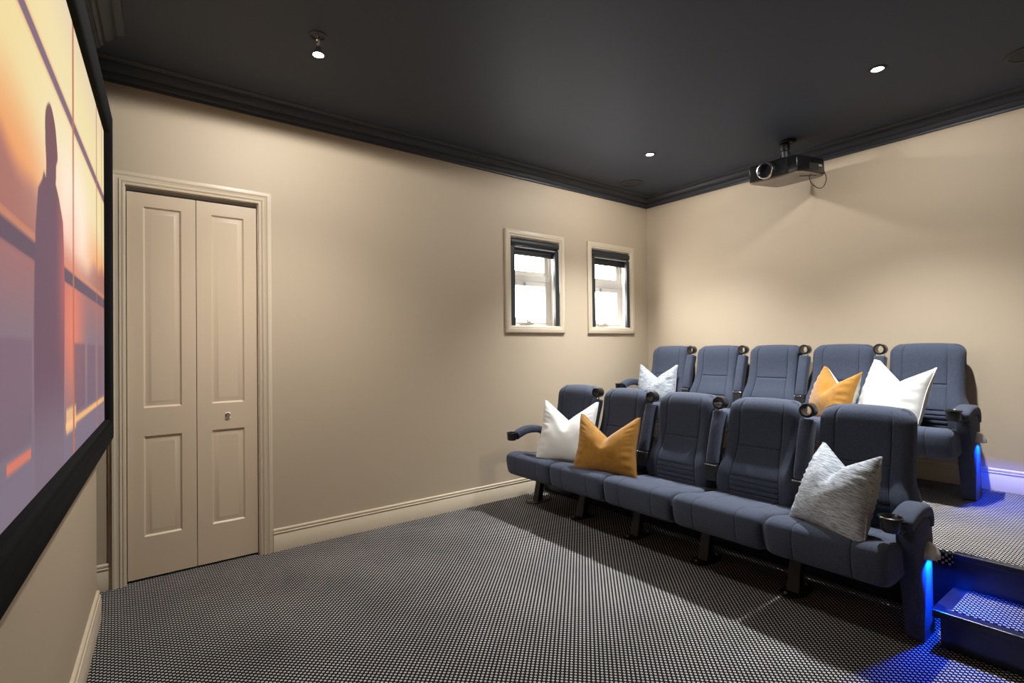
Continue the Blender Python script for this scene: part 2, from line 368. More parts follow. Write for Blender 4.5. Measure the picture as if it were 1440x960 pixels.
def screen_picture(u, z):
    """colour of the film picture (display values 0-255) at each point of the screen"""
    def sm(a, b, x): t = np.clip((x - a) / (b - a), 0, 1); return t * t * (3 - 2 * t)
    def mix(c, d, t): return c * (1 - t[..., None]) + np.array(d, float) * t[..., None]
    rnd = np.random.RandomState(3)
    sun = np.exp(-(((u - .98) / .42) ** 2 + ((z - 1.70) / .22) ** 2))
    sky_t = sm(1.50, 1.80, z + .03 * np.sin(u * 4 + 1))
    c = np.zeros(u.shape + (3,)) + np.array((238., 220., 168.))
    c = mix(c, (228, 208, 172), sm(2.1, 2.35, z))
    c = mix(c, (240, 214, 150), sm(1.2, 1.9, u) * .6)
    glow = sm(1.86, 1.62, z + .05 * (u - 1) ** 2 - .07 * sm(1.3, 1.9, u))
    c = mix(c, (236, 150, 92), glow * .9)
    hills = 1.60 + .028 * np.sin(u * 5.3 + .6) + .012 * np.sin(u * 17) + .09 * sm(1.45, 1.95, u)
    c = mix(c, (158, 104, 104), sm(.05, -.03, z - hills) * .85)
    c = mix(c, (160, 112, 112), sm(1.54, 1.44, z))
    c = mix(c, (136, 114, 124), sm(1.48, 1.30, z))
    c = mix(c, (125, 112, 126), sm(1.28, 1.05, z))
    c = mix(c, (253, 236, 214), np.clip(sun * 1.25, 0, 1) * sm(1.45, 1.62, z))
    red = np.exp(-(((u - 1.03) / .26) ** 2 + ((z - 1.36) / .25) ** 2))
    c = mix(c, (232, 128, 104), np.clip(red * .95, 0, 1))
    # furniture along the lower window wall
    def rect(u0, u1, z0, z1, e=.008): return sm(u0 - e, u0 + e, u) * sm(u1 + e, u1 - e, u) * sm(z0 - e, z0 + e, z) * sm(z1 + e, z1 - e, z)
    for a, b, k in ((.06, .30, .5), (.40, .66, .65), (.72, 1.0, .75), (1.62, 1.95, .5), (1.98, 2.3, .4)):
        c = mix(c, (118, 92, 108), rect(a, b, 1.075, 1.30) * k)
    for a, b, col in ((.05, 1.16, (250, 186, 122)), (1.63, 1.84, (222, 122, 98)), (1.22, 1.30, (245, 170, 105)), (1.90, 2.3, (205, 125, 105))):
        c = mix(c, col, rect(a, b, 1.040, 1.062, .005) * .9)
    c = mix(c, (248, 196, 140), rect(.95, 1.15, 1.02, 1.10, .01) * .8)
    c = mix(c, (126, 112, 128), sm(1.035, 1.015, z))
    # window bars
    def bar_h(z0, z1, col, e=.006):
        return sm(z0 - e, z0 + e, z) * sm(z1 + e, z1 - e, z)
    halo = bar_h(1.972, 2.028, None, .010); c = mix(c, (240, 170, 110), halo * .5)
    c = mix(c, (124, 100, 118), bar_h(1.982, 2.018, None, .003))
    c = mix(c, (104, 84, 98), bar_h(1.478, 1.520, None, .004))
    c = mix(c, (222, 150, 104), bar_h(1.524, 1.540, None, .004) * .5)
    for uu, hw, k in ((1.0, .024, 1.), (.33, .020, .7), (.12, .016, .5), (2.02, .014, .8)):
        near = np.clip(sun * 1.2, 0, 1)
        c = mix(c, (186, 112, 84), sm(hw, hw * .4, np.abs(u - uu)) * k * (1 - .3 * near))
    # the man in the long coat, seen from behind and turned to the light
    def poly(pts):
        return sum(poly1(pts, u + i * .0018, z + k * .0018) for i in (-1, 0, 1) for k in (-1, 0, 1)) / 9
    def poly1(pts, u, z):
        inside = np.zeros(u.shape, bool); n = len(pts)
        for i in range(n):
            x1, y1 = pts[i]; x2, y2 = pts[(i + 1) % n]
            cond = ((y1 > z) != (y2 > z)) & (u < (x2 - x1) * (z - y1) / (y2 - y1 + 1e-12) + x1)
            inside ^= cond
        return inside.astype(float)
    head = catmull([(1.40, 1.912), (1.33, 1.885), (1.295, 1.83), (1.288, 1.80), (1.31, 1.775), (1.315, 1.735), (1.335, 1.70), (1.345, 1.66), (1.455, 1.66), (1.450, 1.74), (1.462, 1.80), (1.458, 1.87)], 6, True)
    coat = [(1.48, 1.715), (1.50, 1.69), (1.55, 1.655), (1.578, 1.56), (1.592, 1.45), (1.600, 1.30), (1.595, 1.12), (1.590, 1.0), (1.585, .94), (1.205, .94), (1.19, 1.1), (1.178, 1.30), (1.172, 1.45), (1.185, 1.57), (1.20, 1.645), (1.27, 1.70), (1.32, 1.725), (1.40, 1.68)]
    man = np.maximum(poly(head), poly(coat))
    lit = sm(1.34, 1.17, u) * sm(1.1, 1.5, z)
    mc = np.zeros(u.shape + (3,)) + np.array((112., 84., 98.))
    mc = mix(mc, (122, 78, 82), sm(1.6, 1.85, z) * .8)
    mc = mix(mc, (196, 100, 96), lit * .75)
    mc = mix(mc, (124, 108, 122), sm(1.25, 1.0, z))
    return c * (1 - man[..., None]) + mc * man[..., None]

nu, nz = 460, 250
us = np.linspace(U0 - .015, U1 + .015, nu); zs = np.linspace(Z0 - .015, Z1 + .015, nz)
UU, ZZ = np.meshgrid(us, zs)
pix = screen_picture(UU, ZZ) / 255.
lin = np.where(pix <= .04045, pix / 12.92, ((pix + .055) / 1.055) ** 2.4)
d0 = np.array(SO) + np.array(SN) * .033 - np.array(scr.location)
co = d0[None, None, :] + UU[..., None] * np.array(SU)[None, None, :]; co[..., 2] = ZZ
me = bpy.data.meshes.new('screen_surface')
idx = np.arange(nu * nz).reshape(nz, nu)
fc = np.stack([idx[:-1, :-1], idx[1:, :-1], idx[1:, 1:], idx[:-1, 1:]], -1).reshape(-1, 4)
me.from_pydata(co.reshape(-1, 3).tolist(), [], fc.tolist()); me.update()
ca = me.color_attributes.new('picture', 'FLOAT_COLOR', 'POINT')
ca.data.foreach_set('color', np.concatenate([lin, np.ones(lin.shape[:2] + (1,))], -1).reshape(-1).astype(np.float32))
sm_ = bpy.data.materials.new('lit_film_picture'); sm_.use_nodes = True
nt = sm_.node_tree; bs = nt.nodes['Principled BSDF']; at = nt.nodes.new('ShaderNodeAttribute'); at.attribute_name = 'picture'
bs.inputs['Base Color'].default_value = (.02, .02, .02, 1); bs.inputs['Roughness'].default_value = .9; bs.inputs['Specular IOR Level'].default_value = .1
nt.links.new(at.outputs['Color'], bs.inputs['Emission Color']); bs.inputs['Emission Strength'].default_value = 1.
me.materials.append(sm_)
so = bpy.data.objects.new('screen_surface', me); COL.objects.link(so); so.parent = scr

# ------------------------------------------------------------------ raised platform and step
XS = 2.862                                  # left end of the black edging and of the step
pf = MB(); pf.box(0, XR, PY + .02, 0, 0, PZ)
prof = [(PY + .02 - .0, PZ)]
pf.loops([[(x, PY + .02, PZ), (x, PY + .010, PZ - .002), (x, PY + .003, PZ - .009), (x, PY, PZ - .022), (x, PY, PZ - .060), (x, PY + .02, PZ - .060)] for x in (0, XS)])
struct(pf.build('floor_platform', M['carpet'], smooth=30))
tr3 = MB(); tr3.box(XS, XR, PY - .012, PY + .03, PZ - .022, PZ + .004); tr3.box(0, XR, PY + .004, PY + .02, 0, PZ - .02)
struct(tr3.build('trim_3', M['wood_black'], smooth=0, bevel=.003))
st = thing('carpeted_step', 'low black-edged step with carpeted tread beside the front aisle seat', 'step', (3.4, -1.66, 0))
SX0, SX1, SY0, SZ = XS, XR, -1.825, .158
def loc(o): 
    return lambda x, y, z: (x - o.location.x, y - o.location.y, z - o.location.z)
m = MB(loc(st)); m.box(SX0 + .022, SX1, SY0 + .022, PY, 0, SZ - .03); m.build('riser', M['wood_black'], st, smooth=0, bevel=.002)
m = MB(loc(st)); m.box(SX0, SX1, SY0, SY0 + .045, SZ - .03, SZ); m.box(SX0, SX0 + .055, SY0 + .045, PY, SZ - .03, SZ)
m.build('edging', M['wood_black'], st, smooth=0, bevel=.002)
m = MB(loc(st)); m.box(SX0 + .055, SX1, SY0 + .045, PY, SZ - .03, SZ + .002); m.build('tread_carpet', M['carpet'], st, smooth=0)

# ------------------------------------------------------------------ cinema seats
S = .511
YC = [(.34, -.078), (.42, -.098), (.47, -.104), (.52, -.098), (.57, -.080), (.62, -.054), (.68, -.030), (.74, -.014), (.80, -.006), (.86, -.001), (.90, .008), (.93, .020), (.96, .036)]
_z = np.array([a for a, _ in YC]); _y = np.array([b for _, b in YC])
_cc = catmull([(b, a) for a, b in YC], 10); _cz = np.array([q[1] for q in _cc]); _cy = np.array([q[0] for q in _cc])
def yc(z): return float(np.interp(z, _cz, _cy))
def groove_lines(centres, lo, hi, n, ds):
    v = list(np.linspace(lo, hi, n))
    for c in centres:
        v = [q for q in v if abs(q - c) > ds[-1] * 1.2]
        v += [c] + [c - d for d in ds] + [c + d for d in ds]
    return sorted(v)
def backrest_mesh():
    zb, zt, hw, r, RC, TH = .345, .955, .206, .042, .060, .085
    seams = (-.60, .60); hl = [.682] ; lum = [.515, .485, .455, .425, .395]
    A = groove_lines(seams, -1, 1, 25, (.008, .02)); A = sorted(set(A + [-.97, -.93, -.985, .97, .93, .985]))
    Zs = groove_lines(hl + lum, zb, zt, 34, (.0022, .006)); Zs = sorted(set(Zs + [zt - .003, zt - .008, zt - .016, zt - .028, zb + .004, zb + .012]))
    ls = []
    for z in Zs:
        k = max(0., (z - (zt - RC)) / RC); W = hw - RC + RC * math.sqrt(max(0., 1 - k * k)) if k > 0 else hw
        k2 = max(0., ((zb + .05) - z) / .05); W -= .02 * k2 * k2
        W += .033 * math.exp(-((z - .47) / .11) ** 2)                      # bolsters spread at the waist
        W = max(W, hw - RC + .004)
        row = []
        for a in A:
            x = a * W
            kx = max(0., (abs(x) - (W - r)) / r); kz = max(0., (z - (zt - r)) / r, ((zb + r * .6) - z) / (r * .6))
            k = min(1., kx * kx + kz * kz)
            y = yc(z) + r * (1 - math.sqrt(1 - k))
            crown = 4 * (z - zt + .0) * 0
            y -= .012 * math.exp(-((abs(a) - .82) / .16) ** 2) * (1 if z < .72 else max(0, 1 - (z - .72) / .12))   # side bolsters
            for c in seams:
                y += .006 * math.exp(-((a - c) / .009) ** 2) * (1 - k)
            if abs(a) < .60:
                for c in hl: y += .006 * math.exp(-((z - c) / .003) ** 2)
                for c in lum: y += .0065 * math.exp(-((z - c) / .0032) ** 2)
            zz = z - .012 * (x / hw) ** 2 * max(0, (z - .80) / (zt - .80))  # gently arched top
            row.append((x, y, zz))
        ls.append(row)
    m = MB(); nA = len(A); nZ = len(Zs)
    vs = [q for l in ls for q in l]
    fs = [(i * nA + k, i * nA + k + 1, (i + 1) * nA + k + 1, (i + 1) * nA + k) for i in range(nZ - 1) for k in range(nA - 1)]
    per = [k for k in range(nA)] + [i * nA + nA - 1 for i in range(1, nZ)] + [(nZ - 1) * nA + k for k in range(nA - 2, -1, -1)] + [i * nA for i in range(nZ - 2, 0, -1)]
    o = len(vs); inset = []
    for q in per:
        x, y, z = vs[q]; yb = max(yc(min(max(z, zb), zt)) + TH, .040)
        inset.append((x * .985, yb, z))
    vs += inset; n = len(per)
    fs += [(per[i], o + i, o + (i + 1) % n, per[(i + 1) % n]) for i in range(n)]
    fs.append(tuple(o + i for i in range(n)))
    m.add(vs, fs); return m
def shell_mesh():
    m = MB(); zb, zt, hw = .33, .925, .186; Zs = np.linspace(zb, zt, 16); ls = []
    for z in Zs:
        y0 = max(yc(z) + .080, .036); y1 = max(y0 + .022, .062 if z > .42 else .078)
        k = max(0, (z - .86) / .065); W = hw - .05 * k * k
        ls.append([(-W, y0, z), (W, y0, z), (W, y0 + .010, z), (W - .02, y1, z), (-W + .02, y1, z), (-W, y0 + .010, z)])
    return m.loops(ls)
CUSH = [(-.015, .385), (-.06, .402), (-.16, .412), (-.27, .424), (-.36, .440), (-.43, .450), (-.488, .443), (-.513, .418), (-.514, .37), (-.503, .315), (-.480, .280), (-.40, .262), (-.25, .272), (-.10, .282), (-.03, .295)]
def cushion_mesh():
    loop = catmull(CUSH, 5, True); P = np.array(loop); n = len(P)
    t = np.roll(P, -1, 0) - np.roll(P, 1, 0); nn = np.stack([t[:, 1], -t[:, 0]], 1); nn /= np.linalg.norm(nn, axis=1)[:, None]
    cen = P.mean(0); nn *= np.sign(((P - cen) * nn).sum(1))[:, None]
    hw, r = .250, .034; seams = (-.115, .125)
    X = groove_lines(seams, -hw, hw, 15, (.0022, .006)); X = sorted(set(X + [s * (hw - q) for s in (-1, 1) for q in (.0008, .003, .007, .014)]))
    ls = []
    for x in X:
        k = max(0, (abs(x) - (hw - r)) / r); off = r * (1 - math.sqrt(max(0, 1 - k * k)))
        for c in seams: off += .004 * math.exp(-((x - c) / .0025) ** 2)
        dip = .006 * (1 - (x / hw) ** 2)
        row = []
        for (y, z), q in zip(P, nn):
            yy, zz = y - q[0] * off, z - q[1] * off
            if q[1] > .3: zz -= dip * q[1] * max(0, min(1, (-.05 - y) / .1)) * max(0, min(1, (y + .48) / .15))
            row.append((x, yy, zz))
        ls.append(row)
    return MB().loops(ls)
def sweep_yz(path, w, th, n=16, r=.9, x0=0., taper=None):
    """padded bar: path in (y,z), superelliptic section w across x and th across the path"""
    ls = []; pts = [np.array(q, float) for q in path]
    for i, q in enumerate(pts):
        t = pts[min(i + 1, len(pts) - 1)] - pts[max(i - 1, 0)]; t /= np.linalg.norm(t); nn = np.array((-t[1], t[0]))
        k = taper(i / (len(pts) - 1)) if taper else 1.
        l = []
        for a in np.linspace(0, 2 * math.pi, n, endpoint=False):
            c, s_ = math.cos(a), math.sin(a)
            cx = math.copysign(abs(c) ** .5, c) * w / 2 * min(1, k + .1 if k < 1 else 1); cs = math.copysign(abs(s_) ** .5, s_) * th / 2 * k
            y, z = q + nn * cs; l.append((x0 + cx, y, z))
        ls.append(l)
    return MB().loops(ls)
def endround(t): 
    e = .10
    k = min(t / e, (1 - t) / e, 1.); return .55 + .45 * math.sqrt(max(0, 1 - (1 - k) ** 2))

def armround(t):
    k = min(t / .06, (1 - t) / .06, 1.); return .8 + .2 * math.sqrt(max(0, 1 - (1 - k) ** 2))

def cup_ring(c, axis):
    m = MB()
    ro, ri, L_ = .0395, .0265, .062
    m.lathe([(ri, 0), (ro - .004, 0), (ro, .004), (ro, .016), (ro - .003, .019), (ro - .003, L_ - .004), (ro - .006, L_), (ri, L_), (ri, 0)], c, axis, 32)
    return m

def raised_arm(parent, x):
    a = sweep_yz(catmull([(-.074, .555), (-.068, .60), (-.046, .68), (-.022, .765), (-.002, .82), (.010, .862)], 5), .074, .070, 20, taper=armround, x0=x).build('armrest', M['fabric'], parent, smooth=50)
    a['label'] = 'armrest folded up between two seats'
    cup_ring((x, -.016, .914), 1).build('cup_ring', M['black_plastic'], a, smooth=40)
    m = MB(); m.box(x - .036, x + .036, -.112, .0, .455, .553); m.build('hinge_block', M['black_matte'], a, bevel=.006)
    m = MB(); m.box(x - .036, x + .036, -.1145, -.107, .549, .556); m.build('hinge_strip', M['chrome'], a, bevel=.001)
    m = MB(); m.lathe([(.0001, 0), (.004, 0), (.004, .006), (.0001, .008)], (x + .034, -.03, .872), 0, 10); m.build('hinge_pin', M['chrome'], a)
    return a
def lowered_arm(parent, x, dz=0., wide=.072):
    pth = [(-.075, .50), (-.10, .535), (-.15, .565), (-.22, .580), (-.30, .580), (-.36, .565), (-.405, .545)]
    a = sweep_yz(catmull([(y, z + dz) for y, z in pth], 5), wide, .058, 20, taper=endround, x0=x).build('armrest', M['fabric'], parent, smooth=50)
    a['label'] = 'armrest folded down at the end of the row'
    c = (x, -.447, .508 + dz); ro = .0415
    m = MB(); m.lathe([(.0001, .004), (.031, .004), (.036, .010), (.0375, .058), (ro, .060), (ro + .001, .064), (ro - .004, .067), (ro - .008, .064), (.031, .012), (.0001, .010)], c, 2, 32)
    m.build('cup_holder', M['black_plastic'], a, smooth=40)
    m = MB(); m.box(x - .018, x + .018, -.412, -.385, .515 + dz, .553 + dz); m.build('cup_bracket', M['black_matte'], a, bevel=.004)
    return a
def leg(parent, x):
    m = MB(); w_, t_ = .030, .024
    ls = []
    for y, z, k in ((-.180, .006, 1.15), (-.160, .10, 1.), (-.125, .24, 1.), (-.10, .335, 1.1)):
        ls.append([(x - w_ * k, y - t_ * k, z), (x + w_ * k, y - t_ * k, z), (x + w_ * k, y + t_ * k, z), (x - w_ * k, y + t_ * k, z)])
    l = m.loops(ls).build('leg', M['black_matte'], parent, bevel=.004, smooth=30)
    m = MB(); ring = []
    for i in range(28):
        t = 2 * math.pi * i / 28; ring.append((x + .060 * math.copysign(abs(math.cos(t)) ** .8, math.cos(t)), -.165 + .115 * math.copysign(abs(math.sin(t)) ** .8, math.sin(t))))
    m.loops([[(a, b, .0) for a, b in ring], [(a, b, .006) for a, b in ring], [(x + (a - x) * .9, -.165 + (b + .165) * .93, .009) for a, b in ring]])
    m.build('foot_plate', M['black_matte'], l, smooth=30)
    for s_ in (-1, 1):
        m = MB(); m.lathe([(.008, 0), (.008, .006), (.005, .009), (.0001, .009)], (x + s_ * .012, -.165 + s_ * .088, .009), 2, 8, (True, False)); m.build('bolt', M['silver'], l)
    return l
def seat_proto():
    root = thing('cinema_seat', 'proto', 'cinema seat', group='rows of slate cinema seats')
    cushion_mesh().build('seat_cushion', M['fabric'], root, smooth=60)
    backrest_mesh().build('backrest', M['fabric'], root, smooth=60)
    shell_mesh().build('back_shell', M['shell'], root, smooth=40, bevel=.004)
    m = MB(); m.box(-.225, .225, -.20, .02, .255, .288); m.box(-.2545, .2545, -.035, .082, .27, .385); m.build('seat_frame_and_light_stop', M['black_matte'], root, bevel=.006)  # wide rear box added to block light leaking between the back shells
    leg(root, -S / 2)
    return root
def aisle_panel(root):
    """upholstered side stand with its lowered arm and courtesy light on the aisle end"""
    x0, x1 = S / 2 - .030, S / 2 + .042
    prof = [(-.330, .470), (-.318, .40), (-.292, .28), (-.262, .16), (-.235, .06), (-.225, .0), (-.085, .0), (-.088, .06), (-.098, .20), (-.100, .36), (-.092, .47), (-.10, .505), (-.15, .52), (-.25, .525), (-.31, .51)]
    prof = catmull(prof, 3, True)
    prof = [(y, max(z, 0.)) for y, z in prof]
    cy, cz = -.19, .27
    ls = []
    for x, k in ((x0, .90), (x0 + .006, .965), (x0 + .016, 1.), (x1 - .016, 1.), (x1 - .006, .965), (x1, .90)):
        ls.append([(x, cy + (y - cy) * k, max(0., cz + (z - cz) * (k if z > .02 else 1))) for y, z in prof])
    p = MB().loops(ls).build('side_panel', M['fabric'], root, smooth=50)
    p['label'] = 'upholstered end panel beside the aisle'
    xm = (x0 + x1) / 2
    pth = [(-.115, .462), (-.108, .50), (-.128, .533), (-.18, .548), (-.25, .548), (-.32, .535), (-.385, .515)]
    a = sweep_yz(catmull(pth, 6), .086, .058, 24, taper=endround, x0=xm).build('armrest', M['fabric'], root, smooth=50)
    a['label'] = 'padded armrest over the aisle panel'
    c = (xm - .018, -.428, .496); ro = .0435
    m = MB(); m.lathe([(.0001, .002), (.028, .002), (.034, .010), (.0385, .056), (ro, .058), (ro + .001, .063), (ro - .004, .066), (ro - .008, .062), (.030, .012), (.0001, .009)], c, 2, 32)
    m.build('cup_holder', M['black_plastic'], a, smooth=40)
    m = MB(); m.box(xm - .022, xm + .012, -.395, -.318, .486, .518); m.build('cup_bracket', M['black_matte'], a, bevel=.004)
    # courtesy light: a half dome cap over a small lens
    zc = .350; yc_ = -.165
    ls = []
    for i in range(9):
        ph = math.pi / 2 * i / 8
        k = math.cos(ph); zz = zc + .062 * math.sin(ph)
        ring = [(x1 - .004 + max(0, .046 * k) * max(0, math.cos(t)), yc_ + .058 * max(k, .02) * math.sin(t), zz) for t in np.linspace(-math.pi / 2, math.pi / 2, 13)]
        ls.append(ring + [(x1 - .012, yc_ + .058 * max(k, .02), zz), (x1 - .012, yc_ - .058 * max(k, .02), zz)])
    c_ = MB().loops(ls).build('light_cap', M['silver'], p, smooth=50); c_['label'] = 'silver half-dome light cap'
    m = MB(); m.lathe([(.0001, .0), (.010, .0), (.010, .006)], (x1 + .014, yc_, zc - .006), 2, 16); m.build('light_lens', M['led'], c_)
    m = MB(); m.box(x0 + .008, x1 - .008, -.235, -.08, .0, .012); m.build('foot_plate', M['black_matte'], p, bevel=.003)
    return p

base = seat_proto()
def copy_tree(o, parent=None):
    c = o.copy(); COL.objects.link(c)
    if parent: c.parent = parent
    for ch in list(o.children): copy_tree(ch, c)
    return c
XF, YFR, XB, YB = .748, -1.585, .646, -.19
nth = ['leftmost', 'second', 'third', 'fourth', 'rightmost']
flab = ['leftmost slate seat of the front row, beside the window wall, white cushion on it',
        'second slate seat from the left of the front row, mustard cushion on it',
        'middle empty slate seat of the front row, lit ribbed lower back',
        'fourth slate seat from the left of the front row, empty, next to the grey-cushion seat',
        'rightmost slate seat of the front row, aisle panel with blue light, grey cushion on it']
blab = ['leftmost slate seat of the back row, in the room corner, grey cushion on it',
        'second slate seat from the left of the back row, empty, beside the corner seat',
        'middle empty slate seat of the back row against the wall',
        'fourth slate seat from the left of the back row, mustard cushion on it',
        'rightmost slate seat of the back row, aisle panel with blue light, white cushion on it']
seats = []
first = True
arm_src = None; low_src = None; aisle_src = None
for row, (X0, Y0, Z0_, labs) in enumerate(((XF, YFR, 0., flab), (XB, YB, PZ, blab))):
    for i in range(5):
        s_ = base if first else copy_tree(base)
        first = False
        seats.append(s_)
        s_.location = (X0 + (i - .5) * S, Y0, Z0_); s_['label'] = labs[i]
        s_['group'] = 'front row of slate cinema seats' if row == 0 else 'back row of slate cinema seats'
pend = []
for k, s_ in enumerate(seats):
    i = k % 5
    if i < 4:
        if arm_src is None: arm_src = raised_arm(s_, S / 2)
        else: copy_tree(arm_src, s_)
    if i == 0:
        if low_src is None: low_src = lowered_arm(s_, -S / 2 + .012, .022)
        else: copy_tree(low_src, s_)
        if k == 0:
            m = MB(); m.box(-S / 2 - .012, -S / 2 + .040, -.112, .03, .36, .55); m.build('arm_bracket', M['black_matte'], s_, bevel=.006)
            m = MB(); m.lathe([(.0001, 0), (.016, 0), (.017, .004), (.015, .008), (.015, .085), (.017, .088), (.0001, .092)], (-S / 2 + .0, -.128, .445), 2, 16); o = m.build('hinge_post', M['silver'], s_)
            m = MB(); m.box(-S / 2 - .02, -S / 2 + .035, -.27, -.10, .315, .33); m.build('support_bar', M['black_matte'], s_, bevel=.004)
        else:
            for ch in list(seats[0].children):
                if ch.name.split('.')[0] in ('arm_bracket', 'hinge_post', 'support_bar'): copy_tree(ch, s_)
    if i == 4:
        if aisle_src is None:
            before = set(s_.children); aisle_panel(s_); aisle_src = [c for c in s_.children if c not in before]
        else:
            for c in aisle_src: copy_tree(c, s_)

# ------------------------------------------------------------------ scatter cushions
def pillow(name, label, loc_, w, h, t, m_front, m_back, yaw=0., lean=14., roll=0., chop=.11, seed=0, back_label=None, chop_x=0., taper=0.):
    rs = np.random.RandomState(seed); n = 41
    q = np.linspace(-1, 1, n); q = np.sign(q) * (1 - (1 - np.abs(q)) ** 1.35)
    wob = [(rs.uniform(3, 9), rs.uniform(3, 9), rs.uniform(0, 6), rs.uniform(.3, 1)) for _ in range(6)]
    def pt(a, b, side):
        x = w / 2 * a * (1 - .085 * (1 - b * b) + .012 * math.sin(5 * b + seed))
        z = h / 2 * b * (1 - .06 * (1 - a * a))
        tb = (b + 1) / 2
        v = max(0., 1 - abs(a - chop_x) / (.92 if a > chop_x else .92))
        z -= chop * (v ** 1.05) * tb ** 1.7
        x -= .03 * math.copysign(1, a) * abs(a) * tb ** 3 * .4
        if a > 0: x *= 1 - taper * tb
        th = t / 2 * (max(0, 1 - a * a) ** .48) * (max(0, 1 - b * b) ** .48)
        dent = .50 * math.exp(-((a - chop_x) / .16) ** 2) * max(0, min(1, (b - .1) / .7))
        th *= (1 - dent)
        wr = sum(k * math.sin(f1 * a + ph) * math.sin(f2 * b + ph * 1.7) for f1, f2, ph, k in wob) / 6
        edge = (1 - a * a) * (1 - b * b)
        th += .011 * wr * min(1, edge * 3)
        th += .0060 * math.sin(30 * b + 3 * math.sin(4 * b + seed)) * max(0, abs(a) - .62) / .38 * (1 - abs(a)) * 8 * (1 - b * b)      # gathers along the side seams
        return (x, side * th, z)
    root = bpy.data.objects.new(name, None)
    def side_mesh(s):
        vs = [pt(a, b, s) for b in q for a in q]
        fs = [(i * n + k, i * n + k + 1, (i + 1) * n + k + 1, (i + 1) * n + k) for i in range(n - 1) for k in range(n - 1)]
        return vs, fs
    def mk(nm, s, mm, parent):
        m = MB(); vs, fs = side_mesh(s); m.add(vs, fs)
        o = m.build(nm, mm, parent, smooth=0, recalc=False); o.data.shade_smooth()
        if s > 0: o.data.flip_normals()
        return o
    COL.objects.link(root)
    f = mk('front_panel', -1, m_front, root); bk = mk('back_panel', 1, m_back, root)
    if back_label: bk['label'] = back_label
    per = [pt(a, -1, 1) for a in q] + [pt(1, b, 1) for b in q[1:]] + [pt(a, 1, 1) for a in q[::-1][1:]] + [pt(-1, b, 1) for b in q[::-1][1:]]
    MB().tube([(x, 0, z) for x, y, z in per], .0035, 8).build('piping', m_front, root, smooth=60)
    root.location = loc_
    root.rotation_euler = (Matrix.Rotation(R(yaw), 3, 'Z') @ Matrix.Rotation(R(-lean), 3, 'X') @ Matrix.Rotation(R(roll), 3, 'Y')).to_euler()
    root.empty_display_size = .1
    return tag(root, label, 'cushion', 'scatter cushions on the cinema seats')
pillow('throw_pillow', 'small pale grey woven cushion with notched top on the back row corner seat', (.372, YB - .165, .894), .43, .385, .17, M['woven'], M['cream'], 8, 12, 0, .12, 1)
pillow('throw_pillow', 'mustard velvet cushion with white back leaning on the back row', (1.945, YB - .195, .892), .45, .405, .20, M['mustard'], M['cream'], -36, 18, 3, .12, 2, 'cream back of the cushion', .1)
pillow('throw_pillow', 'large white cushion on the rightmost back row seat', (2.318, YB - .225, .908), .46, .475, .25, M['white'], M['white'], -24, 18, 5, .13, 3, None, .12)
pillow('throw_pillow', 'white cushion on the leftmost front row seat, half behind the mustard one', (.690, YFR - .260, .636), .45, .47, .18, M['white'], M['white'], 28, 24, 0, .14, 4)
pillow('throw_pillow', 'mustard velvet cushion in front of the white cushion in the front row', (1.130, YFR - .315, .604), .46, .395, .18, M['mustard'], M['mustard'], 18, 17, 0, .14, 5)
pillow('throw_pillow', 'grey woven cushion on the front row aisle seat', (2.555, YFR - .325, .598), .40, .40, .23, M['woven'], M['greyback'], -22, 27, 2, .09, 6, 'smooth grey back of the cushion', .0, .32)

# ------------------------------------------------------------------ projector
PX, PYY = 1.665, -.43
pj = thing('projector', 'black ceiling-mounted video projector with chrome lens ring', 'projector', (PX, PYY, 2.590))
pj.rotation_euler = (R(7), 0, R(-1))
body = []
hw, hd, hh = .188, .235, .066
outl = [(-hw, -hd + .03), (-hw + .02, -hd), (.10, -hd), (.118, -hd + .012), (hw - .012, -hd + .02), (hw, -hd + .05), (hw, hd - .04), (hw - .04, hd), (-hw + .04, hd), (-hw, hd - .04)]
m = MB(); m.loops([[(x * k, y * k, z) for x, y in outl] for z, k in ((-hh + .012, 1.), (hh - .02, 1.), (hh - .006, .975), (hh, .93))])
bd = m.build('casing', M['proj'], pj, smooth=25, bevel=.004)
bot = [(-hw + .004, -hd + .03), (-hw + .03, -hd + .004), (hw - .02, -hd + .02), (hw - .004, -hd + .06), (hw - .004, hd - .05), (hw - .05, hd - .01), (-hw + .05, hd - .01), (-hw + .004, hd - .05)]
m = MB(); m.loops([[(x, y, -hh + .013) for x, y in bot], [(x * .985, y * .985, -hh) for x, y in bot]])
b_ = m.build('underside', M['proj_base'], pj, smooth=0, bevel=.003); b_['label'] = 'underside painted with the taupe of the reflected wall'
lc = (-.040, -hd, .004)
m = MB(); m.lathe([(.062, 0), (.064, -.012), (.060, -.022), (.054, -.024), (.050, -.018)], lc, 1, 40); lr = m.build('lens_ring', M['chrome'], pj, smooth=40)
m = MB(); m.lathe([(.052, -.012), (.046, -.004), (.036, .012), (.034, .018)], lc, 1, 40); m.build('lens_barrel', M['black_plastic'], lr, smooth=40)
m = MB(); m.lathe([(.036, .012), (.026, .006), (.014, .002), (.0001, .0)], lc, 1, 40); m.build('lens_glass', M['lens'], lr, smooth=60)
m = MB(); m.box(hw - .002, hw + .0015, -.05, .10, -.03, .015); m.build('side_vent', M['black_matte'], pj, smooth=0)
m = MB(); m.box(hw - .002, hw + .003, .10, .15, -.005, .012); m.build('badge', M['silver'], pj, smooth=0, bevel=.001)
m = MB(); m.lathe([(.05, hh), (.05, hh + .03), (.028, hh + .045), (.028, hh + .09), (.036, hh + .095), (.036, hh + .14), (.024, hh + .15)], (-.01, .02, 0), 2, 20, (True, True)); m.box(-.12, .10, -.06, .10, hh, hh + .012)
for sx in (-.10, .08):
    m.tube([(sx, .02, hh + .006), (-.01, .02, hh + .10)], .008, 8)
m.build('mount_bracket', M['black_matte'], pj, smooth=40)
